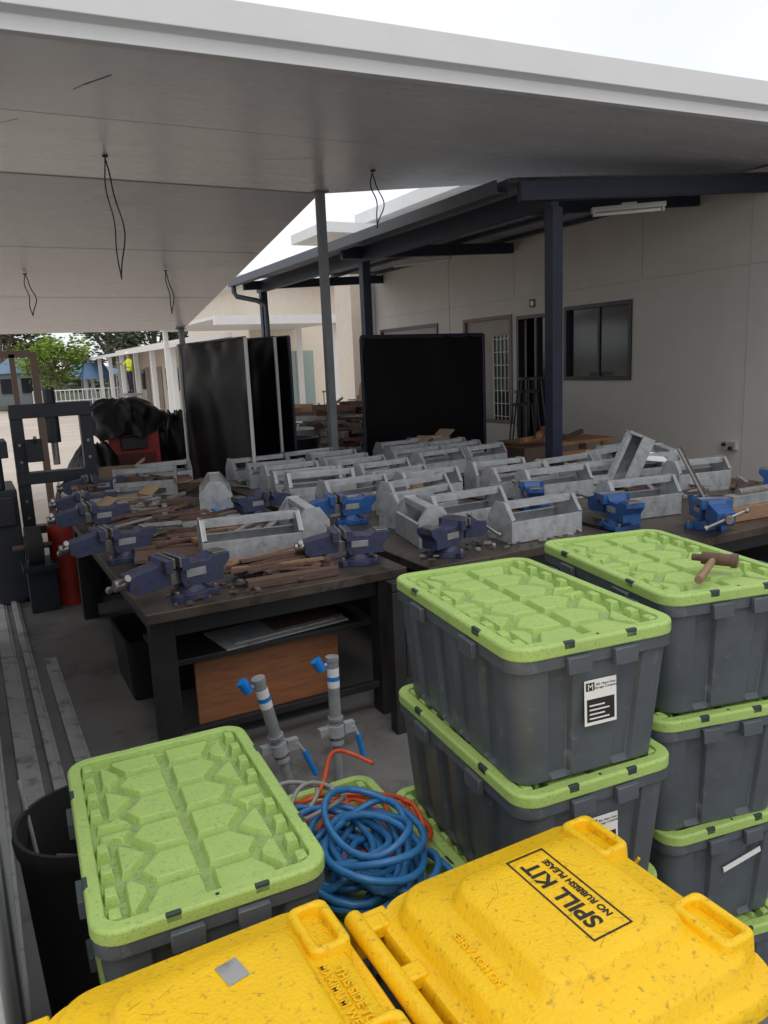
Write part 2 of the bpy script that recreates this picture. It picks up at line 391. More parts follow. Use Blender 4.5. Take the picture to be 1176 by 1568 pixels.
def tree(name,x,y,h,cr,k,n,seed,flat=.7,gap=9,ls=1):
    rnd=random.Random(seed);b=B()
    b.tube([(x,y,0),(x+.1,y,h*.3),(x-.1,y+.1,h*.55),(x,y,h*.8)],cr*.05,'bark',7)
    cl=[]
    for i in range(gap):
        a=rnd.uniform(0,6.28);q=cr*rnd.uniform(.25,.85);z=h*rnd.uniform(.45,.92)
        c=(x+q*math.cos(a),y+q*math.sin(a),z);cl.append((c,cr*rnd.uniform(.28,.5)))
        b.tube([(x,y,h*.35),((x+c[0])/2,(y+c[1])/2,(h*.35+z)/2+.1),c],cr*.02,'bark',5)
    for i in range(n):
        c,rr=rnd.choice(cl);v=Vector((rnd.gauss(0,1),rnd.gauss(0,1),rnd.gauss(0,1)));v.normalize();v*=rr*rnd.uniform(.3,1.1)
        q=Vector(c)+Vector((v.x,v.y,v.z*flat));s=cr*rnd.uniform(.03,.07)*ls
        T=Matrix.Translation(q)@Matrix.Rotation(rnd.uniform(0,6),4,'Z')@Matrix.Rotation(rnd.uniform(0,3),4,'X')
        b.add([(-s,0,0),(0,-s*.5,0),(s,0,0),(0,s*.5,0)],[(0,1,2,3)],k,T)
    b.obj(name)
tree('lime_green_tree',4.9,49,4.1,2.3,'leafl',3600,3,gap=20)
tree('gum_tree',3.2,72,8.5,4.2,'leafd',3600,4,gap=16)
tree('gum_tree',12.8,78,8.6,4.0,'leafd',3200,5,gap=14)
tree('gum_tree',17.5,80,9.0,4.2,'leafd',3200,6,gap=14)
tree('gum_tree',-1,80,10,5,'leafd',3200,8,gap=14)
b=B();rnd=random.Random(11)
for i in range(9000):
    x=rnd.uniform(-60,120);y=rnd.uniform(95,130);h=3.0+1.6*math.sin(x*.3)+1.2*math.sin(x*.83+1)+rnd.uniform(-.5,.8)
    z=rnd.uniform(0,max(1.5,h+1.0));s=rnd.uniform(.4,1.0)
    T=Matrix.Translation((x,y,z))@Matrix.Rotation(rnd.uniform(0,6),4,'Z')@Matrix.Rotation(rnd.uniform(0,3),4,'X')
    b.add([(-s,0,0),(0,-s*.6,0),(s,0,0),(0,s*.6,0)],[(0,1,2,3)],'leafd',T)
b.obj('background_trees')

def person(x,y,z0,rz):
    me=bpy.data.meshes.new('p')
    V=[(0,0,.95),(0,.02,1.2),(0,.03,1.42),(0,0,1.52),(0,-.01,1.6),
       (.10,0,.88),(.12,-.04,.5),(.12,.03,.08),(.12,-.12,.04),
       (-.10,0,.88),(-.13,.03,.5),(-.14,.06,.08),(-.14,-.1,.04),
       (.19,.02,1.40),(.27,-.06,1.15),(.20,-.27,1.12),
       (-.19,.02,1.40),(-.30,-.10,1.22),(-.22,-.33,1.35)]
    E=[(0,1),(1,2),(2,3),(3,4),(0,5),(5,6),(6,7),(7,8),(0,9),(9,10),(10,11),(11,12),(2,13),(13,14),(14,15),(2,16),(16,17),(17,18)]
    rad=[.14,.14,.15,.055,.05,.095,.065,.045,.04,.095,.065,.045,.04,.06,.045,.032,.06,.045,.032]
    me.from_pydata(V,E,[]);o=bpy.data.objects.new('p',me);COL.objects.link(o)
    md=o.modifiers.new('s','SKIN')
    for i,q in enumerate(rad): me.skin_vertices[0].data[i].radius=(q,q*.8)
    me.skin_vertices[0].data[0].use_root=True
    ss=o.modifiers.new('ss','SUBSURF');ss.levels=2;ss.render_levels=2
    dg=bpy.context.evaluated_depsgraph_get();m2=bpy.data.meshes.new_from_object(o.evaluated_get(dg))
    bpy.data.objects.remove(o)
    m2.materials.clear()
    for k in ('hiv','trou','skin','rubber','white'): m2.materials.append(M[k])
    for f in m2.polygons:
        c=f.center;f.use_smooth=True
        i=0
        if c.z<.97: i=1
        if c.z<.1: i=3
        if c.z>1.47 and abs(c.x)<.1: i=2
        if c.y<-.15 and c.z>1: i=2
        f.material_index=i
    root=place('worker_in_hi_vis',m2,(x,y,z0),rz)
    b=B()
    rs=[]
    for i in range(9):
        t=i/8;z=1.55+.24*t;w=.085*math.sin(math.pi*(.12+.82*t))**.6
        rs.append([(w*.85*math.cos(a*math.pi/6),-.01+w*math.sin(a*math.pi/6),z) for a in range(12)])
    b.rings(rs,'skin');b.cb((0,-.1,1.66),(.025,.04,.04),'skin')
    for s in (-1,1):
        b.cb((s*.075,0,1.67),(.015,.03,.05),'skin');b.cb((s*.03,-.09,1.69),(.02,.01,.01),'blk')
    rs=[[((.10+(.02 if j==0 else 0)-.03*(j>2)-.05*(j>3))*math.cos(a*math.pi/6),-.01+(.11+(.03 if j==0 else 0)-.03*(j>2)-.05*(j>3))*math.sin(a*math.pi/6),1.71+j*.025) for a in range(12)] for j in range(5)]
    b.rings(rs,'white');b.obj('head_and_helmet',smooth=60,parent=root)
    b=B()
    for (hx,hy,hz) in ((.20,-.30,1.12),(-.22,-.36,1.36)):
        b.cb((hx,hy-.02,hz),(.07,.07,.03),'skin')
        for q in range(4): b.tube([(hx-.03+q*.02,hy-.05,hz),(hx-.03+q*.02,hy-.09,hz-.005),(hx-.03+q*.02,hy-.11,hz-.03)],.008,'skin',5)
        b.tube([(hx+.03,hy-.01,hz),(hx+.055,hy-.05,hz-.01),(hx+.045,hy-.07,hz-.03)],.009,'skin',5)
    b.obj('hands',smooth=60,parent=root)
person(6.55,35.5,1.05,R(-70))
b=B()
b.box((6.1,34.8,.98),(6.9,36.4,1.05),'post')
for x in (6.13,6.87):
    for y in (34.85,36.35): b.cyl((x,y,0),(x,y,2.0 if y>36 else 1.0),.025,'galv2',8)
for q in range(3): b.beam((6.13,34.85,.25+q*.3),(6.87,34.85,.25+q*.3),.03,.03,'galv2')
b.obj('work_platform')
def ext(x,y,z):
    b=B();b.cyl((x,y,z),(x,y,z+.42),.075,'red',14);b.cyl((x,y,z+.42),(x,y,z+.50),.075,'red',14,r2=.03);b.cyl((x,y,z+.5),(x,y,z+.55),.02,'dframe',8)
    b.cb((x+.03,y-.03,z+.57),(.12,.03,.03),'dframe');b.tube([(x,y,z+.53),(x+.1,y-.02,z+.5),(x+.1,y-.02,z+.15)],.012,'dframe',6);b.obj('fire_extinguisher',smooth=40)
ext(12.4,25.75,.9);ext(8.9,34.05,.8)
b=B();b.box((8.3,31,0),(8.7,31.3,.9),'red');b.box((8.35,31.05,.9),(8.65,31.25,1.1),'red');b.obj('red_hose_box',bevel=.03)

# ------------------------------------------------------------ workbenches
def bench(x0,x1,y0,y1,h=.85,shelf=True,name='steel_workbench'):
    b=B();b.box((x0,y0,h-.05),(x1,y1,h),'benchtop')
    w=.11
    for x in (x0+.03,x1-.03-w):
        for y in (y0+.08,y1-.08-w):
            b.box((x,y,.006),(x+w,y+w,h-.051),'benchleg')
    for y in (y0+.10,y1-.10-.05): b.box((x0+.14,y,h-.16),(x1-.14,y+.05,h-.052),'benchleg')
    for x in (x0+.05,x1-.05-.05): b.box((x,y0+.19,h-.16),(x+.05,y1-.19,h-.052),'benchleg')
    if shelf:
        b.box((x0+.1,y0+.19,.50),(x1-.1,y0+.72,.53),'benchleg')
        b.box((x0+.141,y0+.10,.16),(x1-.141,y0+.14,.20),'benchleg')
        b.box((x0+.141,y1-.14,.16),(x1-.141,y1-.10,.20),'benchleg')
    return b.obj(name,bevel=.004)
bench(.60,1.97,3.47,6.55);bench(2.05,3.38,3.38,5.35);bench(2.05,3.38,5.42,7.45)
bench(3.46,5.60,2.95,5.45);bench(3.50,4.80,6.0,7.6);bench(.70,1.9,6.7,7.9)
b=B();b.box((.86,3.74,.10),(1.66,3.758,.49),'ply');b.obj('plywood_panel')
T=Matrix.Translation((1.35,3.84,0))@Matrix.Rotation(R(6),4,'Z')
b=B();b.box((-.36,-.16,.533),(.36,.16,.541),'pale',T);b.box((-.30,-.12,.542),(.30,.14,.547),'galv',T)
b.box((-.05,-.1,.548),(.36,.18,.556),'wood2',T)
b.obj('sheet_offcuts')
b=B()  # black uprights and rails standing in for the dark bench leg
for (x,y) in ((1.78,3.30),(1.98,3.30)): b.box((x,y,.006),(x+.07,y+.07,.78),'benchleg')
b.box((1.78,3.30,.785),(2.05,3.37,.83),'benchleg');b.box((1.86,3.32,.14),(1.975,3.36,.19),'benchleg');b.box((1.86,3.315,.30),(1.975,3.335,.72),'benchleg')
b.obj('dark_leg_frame',bevel=.003)
b=B()  # dark crates added to deepen the shadow under the benches
for (x,y,w,l,h,k) in ((.9,4.8,.5,.6,.38,'benchleg'),(1.5,5.5,.4,.5,.45,'wood2'),(2.6,4.2,.7,.6,.45,'benchleg'),(2.7,6.2,.8,.7,.45,'benchleg'),(1.2,6.0,.5,.4,.3,'dframe')):
    b.rings([rrect(w*.9,l*.9,.03,.006,x,y),rrect(w,l,.03,h,x,y),rrect(w-.03,l-.03,.02,h,x,y),rrect(w*.85,l*.85,.02,.03,x,y)],k)
b.obj('under_bench_shade_crates')

# ------------------------------------------------------------ tool carriers
def toolbox_mesh(L,W,hb,pk,var):
    b=B();t=.006
    prof=[(-W/2,0),(W/2,0),(W/2,hb),(.045,pk),(-.045,pk),(-W/2,hb)]
    for s in (-1,1):
        x=s*L/2
        vs=[(x-t/2,a,c) for a,c in prof]+[(x+t/2,a,c) for a,c in prof]
        n=6
        b.add(vs,[tuple(range(n)),tuple(range(2*n-1,n-1,-1))]+[(i,n+i,n+(i+1)%n,(i+1)%n) for i in range(n)],'galv')
        for q in (-1,1): b.beam((x-s*.012,q*W/2*.99,hb),(x-s*.012,q*.046,pk-.002),.022,.004,'galv2')
        for (yy,zz) in ((-W*.38,.03),(W*.38,.03),(-W*.38,hb*.8),(W*.38,hb*.8)): b.cyl((x+s*.003,yy,zz),(x+s*.006,yy,zz),.005,'steel',6)
    for s in (-1,1):
        y=s*(W/2-.002);b.box((-L/2+.004,y-.002,.002),(L/2-.004,y+.002,hb*.9),'galv')
        b.box((-L/2+.004,y-s*.014-.006,hb*.9),(L/2-.004,y+.003,hb*.9+.004),'galv')
    b.box((-L/2+.004,-W/2+.004,.002),(L/2-.004,W/2-.004,.006),'galv2')
    b.box((-L/2+.004,-.034,pk-.012),(L/2-.004,.034,pk-.008),'galv')
    for s in (-1,1): b.box((-L/2+.004,s*.034-.002,pk-.045),(L/2-.004,s*.034+.002,pk-.012),'galv')
    if var:
        b.cb((0.03,0.02,.05),(L*.7,.03,.03),'wood2',rz=.1);b.cb((-.05,-.04,.06),(L*.5,.02,.02),'rust',rz=-.1);b.cyl((-L*.3,.05,.05),(L*.3,.03,.09),.012,'steel',8)
    if var==2:
        b.cyl((.1,-.03,.01),(.1,-.03,.17),.03,'dred',12);b.cb((-.12,.0,.10),(.12,.08,.12),'card',rz=.3)
    return b.mesh('toolbox')
TB=[toolbox_mesh(.52,.23,.145,.245,0),toolbox_mesh(.56,.24,.14,.24,1),toolbox_mesh(.48,.21,.15,.235,1),toolbox_mesh(.50,.22,.14,.25,2)]
rj=random.Random(5)
def tbx(x,y,deg,i=0,z=.852,tilt=None,s=1):
    o=place('sheet_metal_toolbox',TB[i],(x,y,z),R(deg+rj.uniform(-4,4)),bevel=0)
    if tilt: o.rotation_euler=tilt
    k=s*rj.uniform(.97,1.03);o.scale=(k,k*rj.uniform(.96,1.04),s*rj.uniform(.94,1.06))
    return o
T_=[(1.36,4.22,-9,1),(1.80,4.48,80,2),
(2.98,3.64,-4,0),(2.38,3.98,78,2),(2.74,4.06,6,1),
(2.62,4.42,8,0),(2.80,4.78,10,1),(2.46,5.10,6,0),(3.08,5.06,5,3),(2.42,5.62,-8,0),(3.02,5.44,8,1),
(3.10,5.84,10,0),(2.46,6.0,-5,1),(3.06,6.20,9,0),(3.08,6.56,7,3),(2.46,6.36,-3,2),(2.46,6.72,-6,0),(3.12,6.92,6,2),(3.0,7.25,3,0),(2.42,7.10,4,1),
(3.86,3.66,-10,0),(3.86,4.50,-3,1),(3.78,4.86,5,0),(3.86,5.22,-4,3),(4.40,4.62,-5,0),(4.42,5.02,2,1),(3.9,6.2,8,0),(3.86,6.55,7,1),(4.42,6.2,4,2),(4.4,6.6,8,0),(4.0,6.92,5,2),(4.45,6.98,5,1),(4.1,7.3,5,0),(4.5,7.35,0,2),
(4.98,4.62,-12,1),(5.25,5.20,10,0),(4.95,5.05,15,3),(4.95,4.10,-10,2),(5.35,4.75,60,0),
(1.35,7.05,-15,0),(1.6,7.45,5,2),(1.66,5.95,75,1)]
for t in T_: tbx(*t)
tbx(4.66,4.42,0,0,z=1.05,tilt=(R(10),R(-66),R(-25)),s=.8)
b=B();b.box((-.13,-.09,0),(.13,.09,.004),'white');o=b.obj('paper_sheet',loc=(4.98,4.58,1.06));o.rotation_euler=(R(20),R(8),-.2)

# ------------------------------------------------------------ vices
def vice_mesh(k):
    b=B()
    b.cyl((0,0,0),(0,0,.025),.085,k,20);b.cyl((0,0,.025),(0,0,.05),.065,k,20,r2=.055)
    for a in (0,120,240): 
        q=R(a+30);b.cb((.09*math.cos(q),.09*math.sin(q),.012),(.05,.04,.024),k,rz=q);b.cyl((.1*math.cos(q),.1*math.sin(q),.024),(.1*math.cos(q),.1*math.sin(q),.040),.011,'steel',8)
    pr=[(-.13,.05),(.05,.05),(.065,.08),(.065,.160),(.035,.168),(.02,.14),(-.06,.135),(-.09,.150),(-.165,.150),(-.165,.125),(-.13,.09)]
    def ext(pr,w,k):
        n=len(pr);vs=[(a,-w/2,c) for a,c in pr]+[(a,w/2,c) for a,c in pr]
        b.add(vs,[tuple(range(n)),tuple(range(2*n-1,n-1,-1))]+[(i,n+i,n+(i+1)%n,(i+1)%n) for i in range(n)],k)
    ext(pr,.105,k)
    b.box((.035,-.08,.120),(.068,.08,.168),k);b.box((.068,-.08,.135),(.078,.08,.172),'steel')
    b.box((-.162,-.04,.1502),(-.095,.04,.156),'steel')
    pr2=[(.105,.07),(.25,.055),(.28,.075),(.28,.125),(.21,.14),(.15,.15),(.14,.168),(.115,.17),(.105,.14)]
    ext(pr2,.095,k)
    b.box((.107,-.08,.12),(.14,.08,.168),k);b.box((.097,-.08,.135),(.107,.08,.172),'steel')
    b.box((.0,-.032,.065),(.12,.032,.115),'steel')
    b.cyl((.275,0,.098),(.325,0,.098),.022,'steel',14);b.cyl((.305,-.11,.06),(.305,.09,.14),.008,'steel',8)
    b.cyl((.305,-.12,.055),(.305,-.105,.062),.014,'steel',8);b.cyl((.305,.085,.136),(.305,.10,.143),.014,'steel',8)
    for s in (-1,1): b.box((-.05,s*.053-.0015,.085),(.04,s*.053+.0015,.115),'galv2')
    return b.mesh('vice',smooth=35)
VM=[vice_mesh('vice'),vice_mesh('vice2')]
for x,y,d,i,s in ((.86,3.66,192,0,1.15),(.72,4.62,185,0,1.1),(1.80,3.72,165,0,1.05),(2.28,3.56,15,0,1.05),(2.24,4.72,170,1,1.1),(3.50,3.46,75,1,1.1),(3.90,3.14,-120,1,1.05),(.75,5.6,180,0,1.1),(.98,7.1,175,0,1.15),(3.5,4.3,60,1,1.0),(5.3,3.6,-60,1,1),(1.78,5.35,10,0,1.0),(.80,6.35,180,0,1.0)):
    o=place('bench_vice',VM[i],(x,y,.851),R(d),bevel=.005);o.scale=(s,s*1.05,s*1.12)

# ------------------------------------------------------------ scrap timber / rods on benches
def pile(name,cx,cy,z,n,L,spread,ks,seed,ang=0,angs=.25,th=.02,lay=4):
    rnd=random.Random(seed);b=B()
    for i in range(n):
        l=L*rnd.uniform(.5,1.1);k=rnd.choice(ks);w=rnd.uniform(.012,.05) if k!='rust' else .012
        h=rnd.uniform(.008,th)
        b.cb((cx+rnd.uniform(-1,1)*spread[0],cy+rnd.uniform(-1,1)*spread[1],z+.012+(i*lay/n)*th*.9),(l,w,h),k,rz=ang+rnd.gauss(0,angs),rx=rnd.uniform(-.1,.1),ry=rnd.uniform(-.03,.03))
    return b.obj(name)
pile('scrap_timber_strips',1.38,3.82,.852,44,.50,(.12,.12),('wood2','rust','rust','rust','wood','wood2'),1,ang=-.1,th=.014,lay=5)
pile('scrap_timber_strips',1.08,4.62,.852,44,.42,(.20,.28),('wood2','wood','rust','wood2'),2,ang=-.15,th=.025)
pile('scrap_timber_strips',1.15,5.65,.852,70,.40,(.32,.55),('wood2','rust','galv2','wood2'),3,ang=.1,angs=.6,th=.03)
pile('scrap_timber_strips',1.50,5.0,.852,44,.40,(.20,.4),('galv2','rust','wood2','steel'),4,ang=.5,angs=.6)
pile('scrap_timber_strips',4.75,4.2,.852,26,.40,(.5,.4),('galv2','rust','wood2'),5,angs=.6)
pile('scrap_timber_strips',4.75,3.6,.852,14,.30,(.5,.3),('galv2','rust','wood2'),25,angs=.8)
pile('scrap_timber_strips',2.7,6.5,.852,30,.40,(.5,.8),('galv2','rust','wood2'),6,angs=.6)
pile('scrap_timber_strips',4.1,6.7,.852,30,.40,(.5,.5),('galv2','rust','wood2','wood'),16,angs=.6)
pile('scrap_timber_strips',1.3,7.3,.852,40,.40,(.45,.4),('galv2','rust','wood2','wood'),17,angs=.8,th=.04)
pile('dropped_fasteners',2.7,3.55,.850,40,.03,(.6,.12),('steel','galv2','rust'),41,angs=2,th=.012,lay=1)
pile('dropped_fasteners',1.1,3.6,.850,30,.03,(.4,.12),('steel','galv2','rust'),42,angs=2,th=.012,lay=1)
b=B();T=Matrix.Translation((.95,4.35,.90))@Matrix.Rotation(-.2,4,'Z')
b.box((-.22,-.12,0),(.22,.12,.018),'wood2',T);b.box((-.2,-.2,-.03),(.25,.05,-.012),'wood2',T);b.obj('timber_board')
b=B();b.box((-.24,-.03,0),(.24,.03,.045),'wood2');b.obj('timber_block',loc=(1.36,3.58,.852),rz=-.05,bevel=.003)
b=B();b.box((0,0,0),(.75,.12,.09),'wood');b.box((.02,.02,.091),(.7,.10,.16),'galv2');b.cyl((.1,.06,.17),(.6,.06,.17),.03,'steel');b.obj('timber_and_pipe_jig',loc=(4.12,3.12,.852),rz=-.05,bevel=.003)
b=B();b.beam((0,0,0),(-.16,.1,.36),.035,.012,'galv2');b.beam((.03,.02,0),(-.13,.12,.36),.012,.03,'rust');b.cyl((0,0,-.02),(.0,.0,.05),.03,'vice2');b.obj('sliding_bar_clamp',loc=(3.98,3.2,.97))
for (x,y,k) in ((1.5,6.3,'vice2'),(1.68,6.15,'red'),(1.60,5.6,'bluecap'),(1.45,4.75,'vice2')):
    b=B();b.rings([rrect(.10,.14,.02,0),rrect(.12,.16,.02,.05),rrect(.11,.15,.02,.05),rrect(.09,.13,.02,.006)],k);b.obj('parts_tray',loc=(x,y,.853),smooth=40)
def carton(x,y,z,w,l,h,rz):
    b=B()
    b.box((-w/2,-l/2,0),(w/2,-l/2+.006,h),'card');b.box((-w/2,l/2-.006,0),(w/2,l/2,h),'card');b.box((-w/2,-l/2+.006,0),(-w/2+.006,l/2-.006,h),'card');b.box((w/2-.006,-l/2+.006,0),(w/2,l/2-.006,h),'card');b.box((-w/2+.007,-l/2+.007,.002),(w/2-.007,l/2-.007,.008),'card')
    b.cb((-w/2-.05,0,h-.01),(.12,l*.95,.005),'card',ry=-.5);b.cb((w/2+.04,0,h+.03),(.12,l*.95,.005),'card',ry=-.6)
    b.obj('cardboard_carton',loc=(x,y,z),rz=rz)
carton(1.05,6.25,.853,.28,.22,.12,.3);carton(1.2,7.65,.853,.35,.28,.2,-.2);carton(4.55,7.3,.853,.25,.25,.24,.2)

# ------------------------------------------------------------ welding screens
def screen(a,c,zt,seed,frame='galv2',curt='vinyl',amp=.02):
    rnd=random.Random(seed);a=Vector((*a,0));c=Vector((*c,0));d=c-a;L=d.length;u=d/L;n=Vector((-u.y,u.x,0))
    root=empty('welding_screen')
    b=B();z0=.12
    for q in (a,c): b.cyl(q+Vector((0,0,.03)),q+Vector((0,0,zt)),.018,frame,10)
    b.cyl(a+Vector((0,0,zt)),c+Vector((0,0,zt)),.012,'navy',10);b.cyl(a+Vector((0,0,z0)),c+Vector((0,0,z0)),.018,frame,10)
    for q in (a,c):
        b.cyl(q-n*.3+Vector((0,0,.03)),q+n*.3+Vector((0,0,.03)),.018,frame,8)
    b.obj('frame',smooth=40,parent=root)
    b=B();nx=80;nz=70;vs=[]
    ph=[rnd.uniform(0,6) for _ in range(8)]
    for j in range(nz+1):
        for i in range(nx+1):
            s=i/nx;t=j/nz
            w=amp*(math.sin(s*13+ph[0]+1.5*math.sin(t*4+ph[1]))*.22+math.sin(s*27+t*5+ph[2])*.06+.4*math.sin(s*6+ph[3]+t*2))
            w+=amp*.6*math.sin(t*19+s*14+ph[4]+2*math.sin(s*7+ph[5]))*max(0,t-.6)+amp*.45*math.sin(t*31-s*22+ph[6])*max(0,t-.75)
            q=a+u*(L*(.015+.97*s))+n*w;vs.append((q.x,q.y,z0+.03+(zt+.012-z0-.035)*t-.018*abs(math.sin(s*18))*(t>.97)))
    fs=[(j*(nx+1)+i,j*(nx+1)+i+1,(j+1)*(nx+1)+i+1,(j+1)*(nx+1)+i) for j in range(nz) for i in range(nx)]
    b.add(vs,fs,curt);b.obj('curtain',smooth=80,parent=root)
screen((2.17,8.78),(2.36,7.02),2.21,1,frame='plastw',amp=.04)
screen((2.62,8.95),(2.98,7.9),2.24,2,frame='plastw',amp=.04)
screen((2.72,8.9),(3.10,7.8),2.24,9,frame='navy',amp=.03)
screen((3.94,7.78),(5.78,8.05),2.20,3,frame='navy',amp=.03)
screen((4.0,7.88),(5.86,8.15),2.22,4,frame='navy',amp=.012)
screen((4.05,7.98),(5.92,8.25),2.23,5,frame='navy',amp=.012)

# ------------------------------------------------------------ left machinery
b=B()
for x in (.38,.95):
    b.box((x-.05,7.45,.02),(x+.05,7.55,1.68),'mach');b.box((x-.12,7.2,.006),(x+.12,7.8,.05),'mach')
b.box((.33,7.42,1.58),(1.0,7.58,1.70),'mach');b.box((.33,7.42,1.0),(1.0,7.58,1.10),'mach')
b.cyl((.67,7.5,1.35),(.67,7.5,1.58),.06,'mach');b.cyl((.67,7.5,1.15),(.67,7.5,1.35),.03,'steel');b.cyl((.67,7.5,1.70),(.67,7.5,1.82),.05,'mach')
b.cyl((.5,7.42,1.35),(.5,7.30,1.42),.015,'steel');b.box((.43,7.38,1.2),(.56,7.42,1.4),'mach')
b.box((.35,7.44,.55),(.99,7.56,.62),'mach')
for z in (.7,.85,1.2,1.35): 
    for x in (.38,.95): b.cyl((x,7.44,z),(x,7.445,z),.015,'steel',8)
b.obj('hydraulic_press',bevel=.004)
b=B();b.cyl((.62,7.0,.006),(.62,7.0,.7),.14,'red',20);b.cyl((.62,7.0,.7),(.62,7.0,.78),.14,'dred',20,r2=.05);b.cyl((.62,7,.78),(.62,7,.86),.03,'steel');b.obj('red_gas_cylinder',smooth=40)
b=B();b.cyl((.30,6.9,.55),(.42,6.9,.55),.17,'rubber',28);b.cyl((.29,6.9,.55),(.43,6.9,.55),.10,'mach',24);b.box((.28,6.8,.006),(.5,7.0,.4),'mach');b.cyl((.2,6.9,.55),(.5,6.9,.55),.025,'rust')
b.box((.25,6.7,.38),(.52,7.1,.42),'mach')
b.obj('bench_grinder',smooth=35)
b=B();b.box((.05,7.2,.006),(.30,7.9,1.0),'mach');b.box((.08,7.15,.7),(.27,7.2,.95),'dframe');b.cyl((.17,7.3,1.0),(.17,7.3,1.3),.05,'mach');b.cb((.17,7.3,1.35),(.2,.4,.14),'mach');b.obj('drill_press',bevel=.01)
b=B();b.box((.52,10.0,.006),(.58,10.06,2.2),'brown');b.box((.74,10.0,.006),(.82,10.06,2.22),'brown');b.box((-.5,10.0,2.16),(.74,10.06,2.24),'brown');b.obj('door_frame')
b=B()
b.box((1.42,9.4,.25),(2.0,10.1,1.30),'red');b.box((1.48,9.36,.45),(1.94,9.4,1.0),'dred');b.cyl((1.45,9.5,.16),(1.45,10,.16),.15,'rubber');b.cyl((1.97,9.5,.16),(1.97,10,.16),.15,'rubber')
b.box((1.55,9.34,1.05),(1.85,9.36,1.2),'dframe')
b.obj('red_welding_machine',bevel=.02)
def lump(name,c,s,k,seed,rough=.12):
    rnd=random.Random(seed);b=B();ph=[rnd.uniform(0,6) for _ in range(6)];rs=[]
    for j in range(21):
        t=j/20;ring=[]
        for i in range(60):
            a=i*2*math.pi/60;q=math.cos(t*math.pi/2)**.55 if t<1 else 0.02
            q*=1+rough*math.sin(a*3+ph[0]+t*3)+rough*.7*math.sin(a*7+ph[1]+t*5)+rough*.5*math.sin(a*11+ph[2]-t*6)+rough*.3*math.sin(a*19+t*11+ph[5])
            ring.append((c[0]+s[0]*q*math.cos(a),c[1]+s[1]*q*math.sin(a),c[2]+s[2]*(math.sin(t*math.pi/2)+.08*math.sin(a*5+ph[3])*(1-t)+.05*math.sin(a*9+ph[4])*t*(t<.95))))
        rs.append(ring)
    b.rings(rs,k);return b.obj(name,smooth=50)
lump('black_tarpaulin_cover',(1.62,9.6,1.22),(.42,.45,.42),'tarp',3)
lump('black_tarpaulin_cover',(1.25,9.3,.3),(.3,.35,.85),'tarp',5)
lump('black_tarpaulin_cover',(2.35,10.2,.1),(.35,.4,1.3),'tarp',6)
lump('black_tarpaulin_cover',(.95,8.4,.05),(.3,.3,.85),'tarp',8)
def drum(x,y,h=.88,r=.29,k='navy'):
    b=B();rs=[]
    for z,q in ((0,1),(.02,1.0),(.3,.99),(.31,1.03),(.33,1.03),(.34,.99),(.6,.99),(.61,1.03),(.63,1.03),(.64,.99),(.98,1.0),(1,1.03),(1,.97),(.95,.96)):
        rs.append([(x+r*q*math.cos(a*math.pi/14),y+r*q*math.sin(a*math.pi/14),.006+z*h) for a in range(28)])
    b.rings(rs,k);b.obj('steel_drum',smooth=40)
drum(4.35,10.8,1.0,.32,'galv2');drum(4.0,10.0,.95,.29,'dframe')
pile('scrap_timber_pile',5.4,11.5,.02,90,1.5,(1.0,.9),('wood2','wood','galv2','pale','rust'),21,angs=1.0,th=.14,lay=10)
pile('scrap_timber_pile',6.5,13.0,.02,80,1.4,(1.0,.9),('pale','wood','galv2','pale','rust'),22,angs=1.0,th=.14,lay=10)
pile('scrap_timber_pile',4.9,9.4,.3,90,.9,(.5,.6),('wood2','dred','galv2','pale','rust'),23,angs=1.0,th=.12,lay=10)
b=B();b.cb((5.75,10.9,1.35),(.45,.35,.5),'card',rz=.3,rx=.15);b.cb((5.9,11.3,.6),(.6,.5,1.0),'card',rz=.2);b.obj('cardboard_boxes')
b=B()
for i in range(7): b.cyl((5.5+i*.12,12.3,.5),(5.3+i*.16,12.9,1.25),.02,'galv2',6)
b.obj('steel_bar_bundle')
b=B()
b.box((6.0,7.2,.84),(7.2,7.75,.88),'orange');b.box((6.0,7.75,.84),(7.1,8.1,.87),'wood')
for x in (6.05,7.05):
    for y in (7.25,7.65): b.beam((x,y,.84),(x+(.12 if x<6.5 else -.0),y-.05,.006),.09,.04,'orange')
b.beam((6.08,7.2,.3),(7.1,7.2,.75),.03,.09,'orange');b.beam((6.08,7.25,.7),(7.1,7.25,.7),.03,.12,'orange')
b.obj('timber_trestle_table',bevel=.003)
b=B();
for q in range(3): b.cb((5.75+q*.1,7.1-q*.05,.98+q*.05),(.35,.06,.05),'orange',rz=.3+q*.5)
b.beam((6.15,7.3,.88),(6.35,7.5,1.15),.05,.03,'wood');b.beam((6.5,7.4,.89),(6.95,7.55,.95),.05,.05,'wood2')
b.box((5.5,6.9,.006),(6.0,7.3,.9),'wood2')
b.obj('timber_crate')
b=B()
for q in range(3):
    x=6.9;y=8.7-q*.1;z=.9+q*.18
    b.cyl((x,y,z+.35),(x,y,z+.38),.17,'dframe',16)
    for a in range(4): b.cyl((x+.13*math.cos(a*1.57+.7),y+.13*math.sin(a*1.57+.7),z+.35),(x+.2*math.cos(a*1.57+.7),y+.2*math.sin(a*1.57+.7),z-.3),.012,'dframe',6)
b.box((6.65,8.3,.006),(7.2,8.9,.75),'dframe')
b.obj('stacked_stools')

